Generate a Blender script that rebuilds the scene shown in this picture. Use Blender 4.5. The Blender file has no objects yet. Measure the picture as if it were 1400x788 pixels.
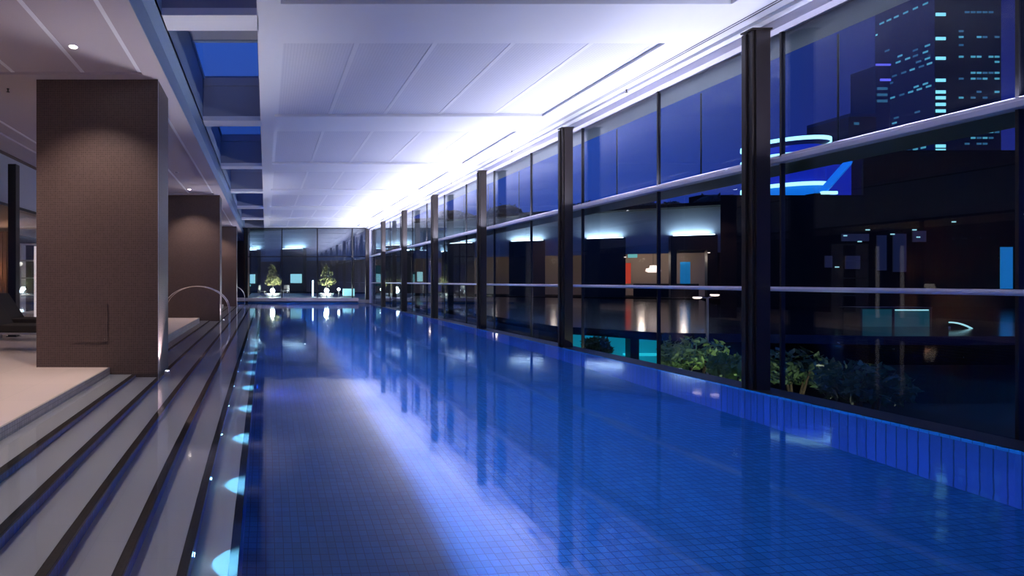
import bpy, bmesh, math, random
from mathutils import Vector, Matrix
random.seed(7)
C = bpy.context.scene.collection
SC = bpy.context.scene
PI = math.pi

# ------------------------------------------------------------------ camera
# x to the right, y down the length of the pool, z up, z = 0 is the water line
cd = bpy.data.cameras.new('camera'); cam = bpy.data.objects.new('camera', cd); C.objects.link(cam)
cam.location = (0, 0, 1.5); cam.rotation_euler = (PI / 2, 0, 0)
cd.lens = 18; cd.sensor_width = 36; cd.shift_x = 0.2404; cd.shift_y = -0.0068
cd.clip_start = 0.05; cd.clip_end = 2000
SC.camera = cam

# ------------------------------------------------------------------ exposure and sky
SC.view_settings.view_transform = 'Standard'; SC.view_settings.look = 'None'
SC.view_settings.gamma = 1; SC.view_settings.use_curve_mapping = False
SC.view_settings.exposure = 0.0
SC.cycles.use_denoising = True
SC.cycles.max_bounces = 14; SC.cycles.diffuse_bounces = 5; SC.cycles.glossy_bounces = 6
SC.cycles.transmission_bounces = 8; SC.cycles.transparent_max_bounces = 32
SC.cycles.sample_clamp_indirect = 25; SC.cycles.blur_glossy = 0.6

W = bpy.data.worlds.new('dusk'); SC.world = W; W.use_nodes = True
wn = W.node_tree.nodes; wl = W.node_tree.links
bgn = wn['Background']
tc = wn.new('ShaderNodeTexCoord'); sp = wn.new('ShaderNodeSeparateXYZ')
wl.new(tc.outputs['Generated'], sp.inputs[0])
def wmix(fac, a, b):
    m = wn.new('ShaderNodeMix'); m.data_type = 'RGBA'
    wl.new(fac, m.inputs[0])
    for i, v in ((6, a), (7, b)):
        if isinstance(v, tuple): m.inputs[i].default_value = (*v, 1)
        else: wl.new(v, m.inputs[i])
    return m.outputs[2]
def wramp(src, a, b):
    m = wn.new('ShaderNodeMapRange'); m.inputs[1].default_value = a; m.inputs[2].default_value = b
    m.interpolation_type = 'SMOOTHSTEP'
    wl.new(src, m.inputs[0]); return m.outputs[0]
col = wmix(wramp(sp.outputs[2], 0.0, 0.4), (0.013, 0.050, 0.37), (0.028, 0.10, 0.52))      # down the pool
colr = wmix(wramp(sp.outputs[2], 0.1, 0.4), (0.012, 0.020, 0.20), (0.010, 0.012, 0.085))     # over the city
col = wmix(wramp(sp.outputs[0], 0.45, 0.8), col, colr)
wl.new(col, bgn.inputs[0]); bgn.inputs[1].default_value = 1.0

# ------------------------------------------------------------------ materials
M = {}
class NT:
    def __init__(s, name):
        s.m = bpy.data.materials.new(name); s.m.use_nodes = True
        s.n = s.m.node_tree.nodes; s.l = s.m.node_tree.links
        s.p = s.n['Principled BSDF']; s.out = s.n['Material Output']
    def new(s, t, **kw):
        x = s.n.new(t)
        for k, v in kw.items(): setattr(x, k, v)
        return x
    def math(s, op, a, b=None, c=None):
        x = s.new('ShaderNodeMath', operation=op)
        for i, v in enumerate((a, b, c)):
            if v is None: continue
            if isinstance(v, (int, float)): x.inputs[i].default_value = v
            else: s.l.new(v, x.inputs[i])
        return x.outputs[0]
    def mixc(s, f, a, b):
        x = s.new('ShaderNodeMix', data_type='RGBA')
        for i, v in ((0, f), (6, a), (7, b)):
            if isinstance(v, (int, float)): x.inputs[i].default_value = v
            elif isinstance(v, tuple): x.inputs[i].default_value = (*v[:3], 1)
            else: s.l.new(v, x.inputs[i])
        return x.outputs[2]

def plain(name, c, rough=0.5, metal=0.0, spec=0.5, noise=0.0, nscale=8.0, bump=0.0):
    t = NT(name); p = t.p
    p.inputs['Roughness'].default_value = rough; p.inputs['Metallic'].default_value = metal
    p.inputs['Specular IOR Level'].default_value = spec
    nz = t.new('ShaderNodeTexNoise'); nz.inputs['Scale'].default_value = nscale; nz.inputs['Detail'].default_value = 4
    geo = t.new('ShaderNodeNewGeometry'); t.l.new(geo.outputs['Position'], nz.inputs['Vector'])
    t.l.new(t.mixc(nz.outputs[0], tuple(x * (1 - noise) for x in c), tuple(min(1, x * (1 + noise)) for x in c)), p.inputs['Base Color'])
    if bump:
        b = t.new('ShaderNodeBump'); b.inputs['Strength'].default_value = bump; b.inputs['Distance'].default_value = 0.01
        t.l.new(nz.outputs[0], b.inputs['Height']); t.l.new(b.outputs[0], p.inputs['Normal'])
    M[name] = t.m; return t.m

def uvpos(t, sx, sy, ox=0.0, oy=0.0):
    g = t.new('ShaderNodeNewGeometry')
    P = t.new('ShaderNodeSeparateXYZ'); t.l.new(g.outputs['Position'], P.inputs[0])
    N = t.new('ShaderNodeSeparateXYZ'); t.l.new(g.outputs['True Normal'], N.inputs[0])
    ax = t.math('GREATER_THAN', t.math('ABSOLUTE', N.outputs[0]), 0.6)
    az = t.math('GREATER_THAN', t.math('ABSOLUTE', N.outputs[2]), 0.6)
    # u = y where the face looks along x, else x ; v = y where the face looks along z, else z
    u = t.math('ADD', t.math('MULTIPLY', P.outputs[1], ax), t.math('MULTIPLY', P.outputs[0], t.math('SUBTRACT', 1.0, ax)))
    v = t.math('ADD', t.math('MULTIPLY', P.outputs[1], az), t.math('MULTIPLY', P.outputs[2], t.math('SUBTRACT', 1.0, az)))
    return t.math('DIVIDE', t.math('ADD', u, ox), sx), t.math('DIVIDE', t.math('ADD', v, oy), sy)

def tiles(name, c, grout, sx, sy, line=0.06, rough=0.3, var=0.15, spec=0.5, ox=0.0, oy=0.0, bump=0.2, rng=None):
    t = NT(name); u, v = uvpos(t, sx, sy, ox, oy)
    def edge(a, w):
        f = t.math('FRACT', a)
        return t.math('LESS_THAN', t.math('MINIMUM', f, t.math('SUBTRACT', 1.0, f)), w)
    ln = t.math('MAXIMUM', edge(u, line), edge(v, line * sx / sy))
    cell = t.new('ShaderNodeCombineXYZ')
    t.l.new(t.math('FLOOR', u), cell.inputs[0]); t.l.new(t.math('FLOOR', v), cell.inputs[1])
    wn_ = t.new('ShaderNodeTexWhiteNoise'); wn_.noise_dimensions = '2D'; t.l.new(cell.outputs[0], wn_.inputs['Vector'])
    base = t.mixc(wn_.outputs['Value'], tuple(x * (1 - var) for x in c), tuple(min(1, x * (1 + var)) for x in c))
    t.l.new(t.mixc(ln, base, grout), t.p.inputs['Base Color'])
    t.p.inputs['Roughness'].default_value = rough; t.p.inputs['Specular IOR Level'].default_value = spec
    if bump:
        b = t.new('ShaderNodeBump'); b.inputs['Strength'].default_value = bump; b.inputs['Distance'].default_value = 0.003
        t.l.new(t.math('SUBTRACT', 1.0, ln), b.inputs['Height']); t.l.new(b.outputs[0], t.p.inputs['Normal'])
    M[name] = t.m; return t.m

def emit(name, c, s):
    t = NT(name); t.p.inputs['Base Color'].default_value = (*c, 1)
    t.p.inputs['Emission Color'].default_value = (*c, 1); t.p.inputs['Emission Strength'].default_value = s
    M[name] = t.m; return t.m

def glass(name, tint=(0.9, 0.95, 0.97), f0=0.05):
    t = NT(name); t.n.remove(t.p)
    lw = t.new('ShaderNodeLayerWeight'); lw.inputs[0].default_value = 0.5
    f = t.math('ADD', t.math('MULTIPLY', t.math('POWER', lw.outputs['Facing'], 4.0), 1 - f0), f0)
    tr = t.new('ShaderNodeBsdfTransparent'); tr.inputs[0].default_value = (*tint, 1)
    gl = t.new('ShaderNodeBsdfGlossy'); gl.inputs['Roughness'].default_value = 0.0
    mx = t.new('ShaderNodeMixShader'); t.l.new(f, mx.inputs[0]); t.l.new(tr.outputs[0], mx.inputs[1]); t.l.new(gl.outputs[0], mx.inputs[2])
    t.l.new(mx.outputs[0], t.out.inputs[0]); M[name] = t.m; return t.m

def water(name):
    t = NT(name); t.n.remove(t.p)
    g = t.new('ShaderNodeNewGeometry')
    mp = t.new('ShaderNodeMapping'); mp.inputs['Scale'].default_value = (1.6, 0.9, 1); t.l.new(g.outputs['Position'], mp.inputs[0])
    nz = t.new('ShaderNodeTexNoise'); nz.inputs['Scale'].default_value = 1.2; nz.inputs['Detail'].default_value = 2; t.l.new(mp.outputs[0], nz.inputs['Vector'])
    b = t.new('ShaderNodeBump'); b.inputs['Strength'].default_value = 0.10; b.inputs['Distance'].default_value = 0.02; t.l.new(nz.outputs[0], b.inputs['Height'])
    fr = t.new('ShaderNodeFresnel'); fr.inputs[0].default_value = 1.55; t.l.new(b.outputs[0], fr.inputs['Normal'])
    rf = t.new('ShaderNodeBsdfRefraction'); rf.inputs['IOR'].default_value = 1.33; rf.inputs['Roughness'].default_value = 0.0
    rf.inputs[0].default_value = (0.86, 0.94, 1.0, 1); t.l.new(b.outputs[0], rf.inputs['Normal'])
    gl = t.new('ShaderNodeBsdfGlossy'); gl.inputs['Roughness'].default_value = 0.055; t.l.new(b.outputs[0], gl.inputs['Normal'])
    mx = t.new('ShaderNodeMixShader'); t.l.new(fr.outputs[0], mx.inputs[0]); t.l.new(rf.outputs[0], mx.inputs[1]); t.l.new(gl.outputs[0], mx.inputs[2])
    t.l.new(mx.outputs[0], t.out.inputs[0]); M[name] = t.m; return t.m

plain('white_paint', (0.80, 0.80, 0.82), 0.6, noise=0.01)
plain('grey_paint', (0.42, 0.43, 0.47), 0.6, noise=0.02)
plain('blue_grey_steel', (0.22, 0.30, 0.42), 0.45, noise=0.02)
plain('well_paint', (0.30, 0.31, 0.37), 0.7, noise=0.02)
plain('soffit_paint', (0.50, 0.44, 0.46), 0.6, noise=0.015)
tiles('perforated_panel', (0.73, 0.73, 0.77), (0.64, 0.64, 0.69), 0.05, 0.05, line=0.12, rough=0.7, var=0.01, bump=0)
plain('column_steel', (0.030, 0.023, 0.020), 0.35, noise=0.05)
plain('black_metal', (0.012, 0.012, 0.014), 0.35)
plain('brushed_steel', (0.62, 0.60, 0.66), 0.28, metal=0.9, noise=0.03, nscale=30)
plain('rail_paint', (0.66, 0.64, 0.74), 0.35, noise=0.02)
plain('chrome', (0.9, 0.85, 0.78), 0.15, metal=1.0)
tiles('brown_mosaic', (0.070, 0.045, 0.039), (0.16, 0.11, 0.10), 0.030, 0.030, line=0.10, rough=0.42, var=0.22, bump=0.4)
tiles('pool_tile', (0.018, 0.12, 0.36), (0.008, 0.045, 0.16), 0.079, 0.079, line=0.045, rough=0.35, var=0.12)
tiles('riser_tile', (0.035, 0.15, 0.55), (0.012, 0.05, 0.20), 0.05, 0.17, line=0.06, rough=0.3, var=0.15)
tiles('wall_tile', (0.03, 0.035, 0.20), (0.01, 0.012, 0.07), 0.09, 2.0, line=0.06, rough=0.35, var=0.12)
tiles('nosing_tile', (0.020, 0.015, 0.014), (0.03, 0.024, 0.022), 0.025, 0.025, line=0.08, rough=0.3, var=0.2)
tiles('tread_stone', (0.62, 0.58, 0.57), (0.57, 0.54, 0.53), 1.2, 1.2, line=0.002, rough=0.4, var=0.015, bump=0)
tiles('deck_stone', (0.66, 0.56, 0.51), (0.52, 0.44, 0.40), 0.9, 0.9, line=0.003, rough=0.35, var=0.03, ox=0.4, oy=0.3, bump=0.05)
tiles('coping_tile', (0.36, 0.34, 0.34), (0.18, 0.17, 0.17), 0.05, 0.05, line=0.06, rough=0.35, var=0.1)
plain('ledge_black', (0.010, 0.010, 0.012), 0.45, noise=0.1)
plain('dark_exterior', (0.010, 0.010, 0.010), 0.9, spec=0.1, noise=0.2, nscale=2)
plain('wing_wall', (0.30, 0.31, 0.33), 0.7, noise=0.05)
plain('wing_pier', (0.020, 0.017, 0.015), 0.5, noise=0.1)
plain('warm_wall', (0.50, 0.40, 0.34), 0.7, noise=0.05)
plain('brown_wall', (0.12, 0.07, 0.05), 0.5, noise=0.1)
plain('ground_dark', (0.015, 0.018, 0.012), 0.9, noise=0.4, nscale=1)
plain('pond_black', (0.004, 0.005, 0.008), 0.13, noise=0.1, bump=0.02, nscale=1.5)
plain('leaf_brightened', (0.24, 0.38, 0.09), 0.6, noise=0.5, nscale=3)  # leaf colour raised so these shrubs look lamplit
plain('leaf_shaded', (0.05, 0.09, 0.035), 0.6, noise=0.5, nscale=3)  # dark copy of the shrub leaf, shade put into the colour
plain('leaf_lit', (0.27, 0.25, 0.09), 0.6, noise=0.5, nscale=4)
plain('bark', (0.08, 0.05, 0.03), 0.8, noise=0.3)
plain('tree_dark', (0.015, 0.016, 0.014), 0.9, noise=0.3)
plain('tower_blue', (0.02, 0.02, 0.09), 0.4, noise=0.1, nscale=0.1)
plain('tower_black', (0.008, 0.008, 0.012), 0.4, noise=0.1, nscale=0.1)
plain('tower_maroon', (0.05, 0.02, 0.035), 0.5)
plain('fabric_dark', (0.022, 0.018, 0.017), 0.8, noise=0.15, nscale=40, bump=0.2)
plain('grey_metal', (0.35, 0.32, 0.31), 0.4, metal=0.5)
plain('pot_white', (0.7, 0.7, 0.68), 0.5)
plain('red_panel', (0.6, 0.03, 0.02), 0.5)
plain('green_fin', (0.015, 0.035, 0.032), 0.4, noise=0.1)
emit('lamp_white', (0.95, 0.93, 1.0), 30)
emit('lamp_warm', (1.0, 0.86, 0.78), 25)
emit('lamp_cyan', (0.45, 0.85, 1.0), 30)
emit('strip_white', (0.78, 0.88, 1.0), 5)
emit('lamp_pink', (1.0, 0.75, 0.65), 1.6)
emit('tube_glow', (0.95, 0.78, 0.78), 0.75)
emit('window_cyan', (0.25, 0.75, 0.75), 0.6)
emit('window_pale', (0.45, 0.85, 0.85), 0.9)
emit('window_dim', (0.10, 0.10, 0.11), 0.05)
emit('window_blue', (0.01, 0.20, 0.50), 0.6)
emit('window_teal', (0.02, 0.14, 0.13), 0.22)
emit('cyan_glow_wall', (0.005, 0.30, 0.42), 0.55)
emit('cyan_bright', (0.02, 0.60, 0.75), 0.9)
emit('tower_window', (0.09, 0.38, 0.42), 0.8)
emit('tower_window_dim', (0.05, 0.20, 0.27), 0.5)
emit('tower_window_bright', (0.3, 0.9, 0.9), 1.0)
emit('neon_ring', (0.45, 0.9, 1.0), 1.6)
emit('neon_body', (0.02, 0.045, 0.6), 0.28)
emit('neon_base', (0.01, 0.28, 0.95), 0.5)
emit('neon_purple', (0.16, 0.15, 0.8), 0.9)
emit('red_glow', (0.9, 0.08, 0.04), 0.6)
glass('glass', (0.90, 0.95, 0.97), 0.028)
glass('glass_end', (0.82, 0.92, 0.95), 0.13)
glass('glass_skylight', (0.95, 0.97, 1.0), 0.03)
water('water')

# ------------------------------------------------------------------ helpers
def bm_new(): return bmesh.new()
def box(bm, x0, x1, y0, y1, z0, z1):
    vs = [bm.verts.new((x, y, z)) for x in (x0, x1) for y in (y0, y1) for z in (z0, z1)]
    for f in ((0, 1, 3, 2), (4, 6, 7, 5), (0, 4, 5, 1), (2, 3, 7, 6), (0, 2, 6, 4), (1, 5, 7, 3)):
        bm.faces.new([vs[i] for i in f])
    return bm
def B(*a): return box(bm_new(), *a)
def tube(bm, pts, r, seg=8, closed=False):
    rings = []; n = len(pts); pts = [Vector(p) for p in pts]
    for i, p in enumerate(pts):
        a = pts[(i - 1) % n] if (closed or i > 0) else p; b = pts[(i + 1) % n] if (closed or i < n - 1) else p
        d = (b - a).normalized(); up = Vector((0, 0, 1)) if abs(d.z) < 0.95 else Vector((1, 0, 0))
        s = d.cross(up).normalized(); t = s.cross(d).normalized()
        rr = r[i] if isinstance(r, (list, tuple)) else r
        rings.append([bm.verts.new(p + (s * math.cos(2 * PI * k / seg) + t * math.sin(2 * PI * k / seg)) * rr) for k in range(seg)])
    for i in range(n if closed else n - 1):
        A, Bq = rings[i], rings[(i + 1) % n]
        for k in range(seg): bm.faces.new((A[k], A[(k + 1) % seg], Bq[(k + 1) % seg], Bq[k]))
    if not closed:
        bm.faces.new(rings[0][::-1]); bm.faces.new(rings[-1])
    return bm
def lathe(bm, prof, seg=24, o=(0, 0, 0)):
    rings = []
    for r, z in prof:
        rings.append([bm.verts.new((o[0] + r * math.cos(2 * PI * k / seg), o[1] + r * math.sin(2 * PI * k / seg), o[2] + z)) for k in range(seg)] if r > 1e-5 else [bm.verts.new((o[0], o[1], o[2] + z))])
    for A, Bq in zip(rings, rings[1:]):
        for k in range(seg):
            k2 = (k + 1) % seg
            if len(A) == 1 and len(Bq) > 1: bm.faces.new((A[0], Bq[k], Bq[k2]))
            elif len(Bq) == 1 and len(A) > 1: bm.faces.new((A[k], Bq[0], A[k2]))
            elif len(A) > 1: bm.faces.new((A[k], Bq[k], Bq[k2], A[k2]))
    return bm
def prism(bm, poly, z0, z1):
    a = [bm.verts.new((x, y, z0)) for x, y in poly]; b = [bm.verts.new((x, y, z1)) for x, y in poly]
    bm.faces.new(a[::-1]); bm.faces.new(b); n = len(poly)
    for i in range(n): bm.faces.new((a[i], a[(i + 1) % n], b[(i + 1) % n], b[i]))
    return bm
def foliage(bm, blobs, n, size, rnd):
    """leaf blades strewn through ellipsoids"""
    for _ in range(n):
        c, r = rnd.choice(blobs)
        d = Vector((rnd.gauss(0, 1), rnd.gauss(0, 1), rnd.gauss(0, 1))).normalized() * rnd.uniform(0.55, 1.0)
        p = Vector(c) + Vector((d.x * r[0], d.y * r[1], d.z * r[2]))
        a = Vector((rnd.gauss(0, 1), rnd.gauss(0, 1), rnd.gauss(0, 1))).normalized(); b = a.orthogonal().normalized()
        b = Matrix.Rotation(rnd.uniform(0, 6.3), 3, a) @ b; s = size * rnd.uniform(0.6, 1.3)
        v = [bm.verts.new(p - a * s), bm.verts.new(p + b * s * 0.4), bm.verts.new(p + a * s), bm.verts.new(p - b * s * 0.4)]
        bm.faces.new(v)
    return bm
def obj(name, bm, m, parent=None, bevel=0.0, smooth=False):
    bmesh.ops.recalc_face_normals(bm, faces=bm.faces)
    me = bpy.data.meshes.new(name); bm.to_mesh(me); bm.free()
    me.materials.append(M[m] if isinstance(m, str) else m)
    o = bpy.data.objects.new(name, me); C.objects.link(o)
    if parent: o.parent = parent
    if smooth:
        for p in me.polygons: p.use_smooth = True
    if bevel:
        md = o.modifiers.new('bevel', 'BEVEL'); md.width = bevel; md.segments = 2; md.limit_method = 'ANGLE'
    return o
def thing(name, label, cat, loc=(0, 0, 0), rz=0.0, group=None, kind=None):
    o = bpy.data.objects.new(name, None); C.objects.link(o); o.empty_display_size = 0.2
    o.location = loc; o.rotation_euler = (0, 0, rz)
    return tag(o, label, cat, group, kind)
def tag(o, label=None, cat=None, group=None, kind=None):
    if label: o['label'] = label
    if cat: o['category'] = cat
    if group: o['group'] = group
    if kind: o['kind'] = kind
    return o
def struct(name, bm, m, parent=None, label=None, bevel=0.0):
    o = obj(name, bm, m, parent, bevel)
    if not parent: o['kind'] = 'structure'
    if label: o['label'] = label
    return o
def lamp(kind, name, loc, energy, color, parent=None, rot=(0, 0, 0), **kw):
    d = bpy.data.lights.new(name, kind); d.energy = energy; d.color = color
    for k, v in kw.items(): setattr(d, k, v)
    o = bpy.data.objects.new(name, d); C.objects.link(o); o.location = loc; o.rotation_euler = rot
    if parent: o.parent = parent
    return o
def dup(root, loc, label=None):
    r = root.copy(); C.objects.link(r); r.location = loc
    if label: r['label'] = label
    for ch in list(root.children):
        c = ch.copy(); C.objects.link(c); c.parent = r
        for g in list(ch.children):
            d = g.copy(); C.objects.link(d); d.parent = c
    return r

ORD = ['nearest', 'second', 'third', 'fourth', 'fifth', 'sixth', 'seventh', 'eighth', 'ninth', 'tenth', 'eleventh', 'twelfth',
       'thirteenth', 'fourteenth', 'fifteenth', 'sixteenth', 'seventeenth', 'eighteenth', 'nineteenth', 'twentieth',
       'twenty-first', 'twenty-second', 'twenty-third', 'twenty-fourth', 'twenty-fifth', 'twenty-sixth', 'twenty-seventh']

Y0, YE = -3.0, 34.6          # back of the hall, glazed far end
YL = 43.2                    # end of the deck behind the pillars
XE = 6.65                    # pool edge under the glazing
XG = 7.10                    # glazing plane
ZC, ZS = 5.10, 4.77          # hall ceiling, lower soffit over the deck
DECK_X, DECK_Z = -2.525, 0.10
# ------------------------------------------------------------------ pool
FD = -1.92
treads = [(-2.105, -0.08), (-1.70, -0.30), (-1.30, -0.52), (-0.905, -0.74), (-0.53, -0.96), (-0.20, -1.18)]
struct('pool_floor', B(-0.20, XE + .1, Y0, YE, FD - 0.2, FD), 'pool_tile')
stp = thing('pool_steps', None, None); stp['kind'] = 'structure'
px = DECK_X
for i, (x, z) in enumerate(treads):
    obj('tread', B(px, x - 0.07, Y0, YE, z - 0.02, z), 'tread_stone', stp)
    obj('nosing', B(x - 0.07, x, Y0, YE, z - 0.05, z + 0.001), 'nosing_tile', stp, bevel=0.004)
    zn = treads[i + 1][1] if i < 5 else FD
    obj('riser', B(x - 0.04, x - 0.002, Y0, YE, zn - 0.02, z - 0.05), 'riser_tile', stp)
    px = x - 0.002
struct('pool_wall_right', B(XE, XE + 0.10, Y0, YE, FD, -0.16), 'wall_tile')
struct('pool_wall_right_band', B(XE, XE + 0.10, Y0, YE, -0.16, 0.0), 'pool_tile')
struct('pool_wall_far', B(DECK_X - .1, XE + 0.10, YE, YE + 0.1, FD, 0.06), 'pool_tile')
struct('pool_wall_back', B(DECK_X - .1, XE + 0.10, Y0 - .1, Y0, FD, 0.06), 'pool_tile')
struct('trim_1', B(XE + 0.004, XG - 0.03, Y0, YE, -0.1, 0.006), 'ledge_black')
w = B(DECK_X, XE, Y0, YE, -0.0005, 0.0)
# only the upper face: an open sheet of still water
for f in list(w.faces):
    if f.normal.z < 0.5 and f.calc_center_median().z < -0.0001: pass
wbm = bm_new(); vs = [wbm.verts.new(p) for p in ((DECK_X, Y0, 0), (XE, Y0, 0), (XE, YE, 0), (DECK_X, YE, 0))]; wbm.faces.new(vs); w.free()
wo = obj('pool_water', wbm, 'water', smooth=True); wo.cycles.is_caustics_caster = True; tag(wo, 'still blue water filling the long lap pool', 'water', kind='stuff')

# added fill lamps in the far and side walls turn the pool blue
def pool_fill_light(x, y, z, rot, e, label, sz=(0.6, 0.25)):
    t = thing('added_pool_light', label, 'fill light', (x, y, z), rot, 'added fill lights in the pool walls')
    obj('hood', lathe(bm_new(), [(0.0, 0), (0.115, 0), (0.115, 0.05), (0.125, 0.05), (0.13, 0.0)], 24), 'pool_tile', t).rotation_euler = (PI / 2, 0, 0)
    lamp('AREA', 'lamp', (0, -0.010, 0), e, (0.07, 0.46, 1.0), t, (PI / 2, 0, 0), shape='DISK', size=0.2)
    return t
for i in range(7):
    pool_fill_light(-0.198, 8.9 + 4.0 * i, -1.45, PI / 2, [75, 105, 125, 140, 150, 150, 150][i], 'added round blue fill light in the pool wall below the steps, %s from the camera' % ORD[i])
for i, x in enumerate((1.5, 4.5)):
    pool_fill_light(x, YE - 0.01, -0.9, 0, 300, 'added round blue fill light in the far pool wall, %s' % ('left one', 'right one')[i])

# ------------------------------------------------------------------ deck
struct('floor', B(-12, DECK_X - 0.03, Y0, YL, DECK_Z - 0.2, DECK_Z), 'deck_stone')
struct('trim_2', B(DECK_X - 0.03, DECK_X, Y0, YL, -0.30, DECK_Z), 'coping_tile')
struct('trim_3', B(DECK_X - 0.2, 6.26, YE - 0.01, YE + 0.45, 0.14, 0.36), 'deck_stone')
struct('trim_4', B(6.27, 6.98, YE - 0.01, YE + 0.35, 0.02, 0.24), 'coping_tile')

# ------------------------------------------------------------------ hall ceiling with recessed panel fields
CX0, CX1 = 0.19, 6.05
fields = [(7.75 + 4.55 * k, 11.2 + 4.55 * k) for k in range(-3, 6)]
cb = bm_new()
box(cb, -0.12, CX0, Y0, YE, ZC, ZC + 0.25); box(cb, CX1, 6.54, Y0, YE, ZC, ZC + 0.25); box(cb, 6.62, XG + 0.05, Y0, YE, ZC, ZC + 0.25)
yy = Y0
for a, b in fields:
    a = max(a, Y0)
    if b < Y0: continue
    if a > yy: box(cb, CX0, CX1, yy, a, ZC, ZC + 0.25)
    yy = b
box(cb, CX0, CX1, yy, YE, ZC, ZC + 0.25)
ceil = struct('ceiling', cb, 'white_paint')
for x in (6.54, 6.594): obj('track_slot', B(x, x + 0.026, Y0, YE, ZC - 0.001, ZC + 0.1), 'black_metal', ceil)
obj('slot_strip', B(6.566, 6.594, Y0, YE, ZC + 0.0, ZC + 0.1), 'white_paint', ceil)
for a, b in fields:
    if b < Y0: continue
    a = max(a, Y0)
    obj('ceiling_panel', B(CX0, CX1, a, b, ZC + 0.055, ZC + 0.10), 'perforated_panel', ceil)
    rb = bm_new()
    for x in (CX0 + 0.04, 1.4, 2.6, 3.8, 5.0, CX1 - 0.04): box(rb, x - 0.04, x + 0.04, a, b, ZC + 0.050, ZC + 0.056)
    box(rb, CX0, CX1, a, a + 0.05, ZC + 0.050, ZC + 0.056); 
    obj('panel_joint', rb, 'white_paint', ceil)
struct('trim_5', B(6.92, XG + 0.1, Y0, YE, ZC - 0.17, ZC - 0.0), 'rail_paint')
struct('trim_6', B(6.78, 6.92, Y0, YE, ZC - 0.05, ZC), 'white_paint')

# skylight well: cross beams, left fascia, dark upper linings and glass
struct('trim_7', B(-1.60, -1.59, Y0, YL, ZS - 0.0, ZC), 'blue_grey_steel')           # side of the edge beam
struct('trim_8', B(-1.59, -1.41, Y0, YE, ZC, ZC + 0.02), 'blue_grey_steel')
struct('trim_9', B(-1.43, -1.41, Y0, YE, ZC, ZC + 0.95), 'blue_grey_steel')
struct('trim_10', B(-0.12, -0.10, Y0, YE, ZC + 0.25, ZC + 0.95), 'well_paint')
sky = thing('window_1', None, None); sky['kind'] = 'structure'
for k in range(-2, 7):
    ya, yb = 6.93 + 4.55 * k, 7.36 + 4.55 * k
    if yb > YE: continue
    struct('ceiling_beam', B(-1.43, -0.1, ya, yb, ZC, ZC + 0.10), 'white_paint')
    struct('ceiling_beam_lining', B(-1.41, -0.12, ya, ya + 0.06, ZC + 0.10, ZC + 0.95), 'well_paint')
    struct('ceiling_beam_lip', B(-1.41, -0.12, ya - 0.02, ya, ZC + 0.78, ZC + 0.95), 'well_paint')
    g0, g1 = ya + 4.55 - 1.75, ya + 4.55
    obj('pane', B(-1.38, -0.14, g0, g1, ZC + 0.97, ZC + 0.98), 'glass_skylight', sky)
    obj('frame', box(box(B(-1.41, -0.12, g0 - 0.08, g0, ZC + 0.93, ZC + 1.0), -1.41, -1.37, g0, g1, ZC + 0.93, ZC + 1.0), -0.16, -0.12, g0, g1, ZC + 0.93, ZC + 1.0), 'blue_grey_steel', sky)
    struct('ceiling_upper', B(-1.41, -0.12, ya, g0 - 0.08, ZC + 0.95, ZC + 1.0), 'well_paint')
struct('ceiling_upper', B(-1.41, -0.12, 33.2, YE, ZC + 0.95, ZC + 1.0), 'well_paint')

# soffit over the deck with shallow recessed fields
sb = bm_new(); SX0, SX1 = -6.1, -1.601
box(sb, -6.72, -5.9, Y0, YL, ZS, ZS + 0.2); box(sb, -1.95, SX1, Y0, YL, ZS, ZS + 0.2)
ys = Y0
for k in range(-1, 4):
    a, b = 9.2 + 11.15 * k - 0.2, 8.1 + 11.15 * (k + 1)
    box(sb, -5.9, -1.95, max(b - 11.15, Y0) if k == -1 else b - 11.15, a, ZS, ZS + 0.2)
    pass
sof = struct('ceiling_lower', sb, 'soffit_paint')
for k in range(-1, 4):
    a, b = 9.0 + 11.15 * k, 8.1 + 11.15 * (k + 1)
    obj('recessed_field', B(-5.9, -1.95, max(a, Y0), min(b, YL), ZS + 0.04, ZS + 0.2), 'soffit_paint', sof)
    rb = bm_new()
    for x in (-5.5, -4.0, -2.9, -2.0): box(rb, x - 0.03, x + 0.03, max(a, Y0), min(b, YL), ZS + 0.034, ZS + 0.041)
    obj('panel_joint', rb, 'white_paint', sof)

# ------------------------------------------------------------------ walls that close the hall
struct('wall_back', B(-12, XG + .3, Y0 - 0.3, Y0 - 0.1, -0.5, 6.3), 'grey_paint')
struct('wall_far_left', B(-12, -1.35, YL, YL + 0.2, -0.2, 6), 'brown_wall')
struct('wall_upper_far', B(-1.45, XG + 0.1, YE, YE + 0.2, ZC + 0.02, 6.3), 'grey_paint')
struct('roof_slab', B(-12, XG + 0.8, Y0 - 0.3, YE + 0.2, 6.3, 6.5), 'dark_exterior') if False else None
struct('wall_left_head', B(-6.9, -6.72, Y0, YL, 3.49, ZS + 0.25), 'grey_paint')
struct('trim_11', B(-6.70, -6.66, Y0, YL, 3.43, 3.50), 'black_metal')
struct('trim_12', B(-6.72, -6.60, Y0, YL, ZS - 0.03, ZS), 'brown_wall')
# glazed partition to the lounge on the left
wl_ = thing('window_2', None, None); wl_['kind'] = 'structure'
for i in range(6):
    y = 5.6 + 3.6 * i
    obj('pane', B(-6.80, -6.79, y, y + 3.6, DECK_Z, 3.45), 'glass', wl_)
    obj('mullion', B(-6.84, -6.76, y - 0.03, y + 0.03, DECK_Z, 3.45), 'black_metal', wl_)
struct('wall_left', B(-11.2, -11.0, 5, YL, DECK_Z, 3.6), 'brown_wall')
struct('ceiling_lounge', B(-11.0, -6.9, 5, YL, 3.55, 3.65), 'warm_wall')
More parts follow.
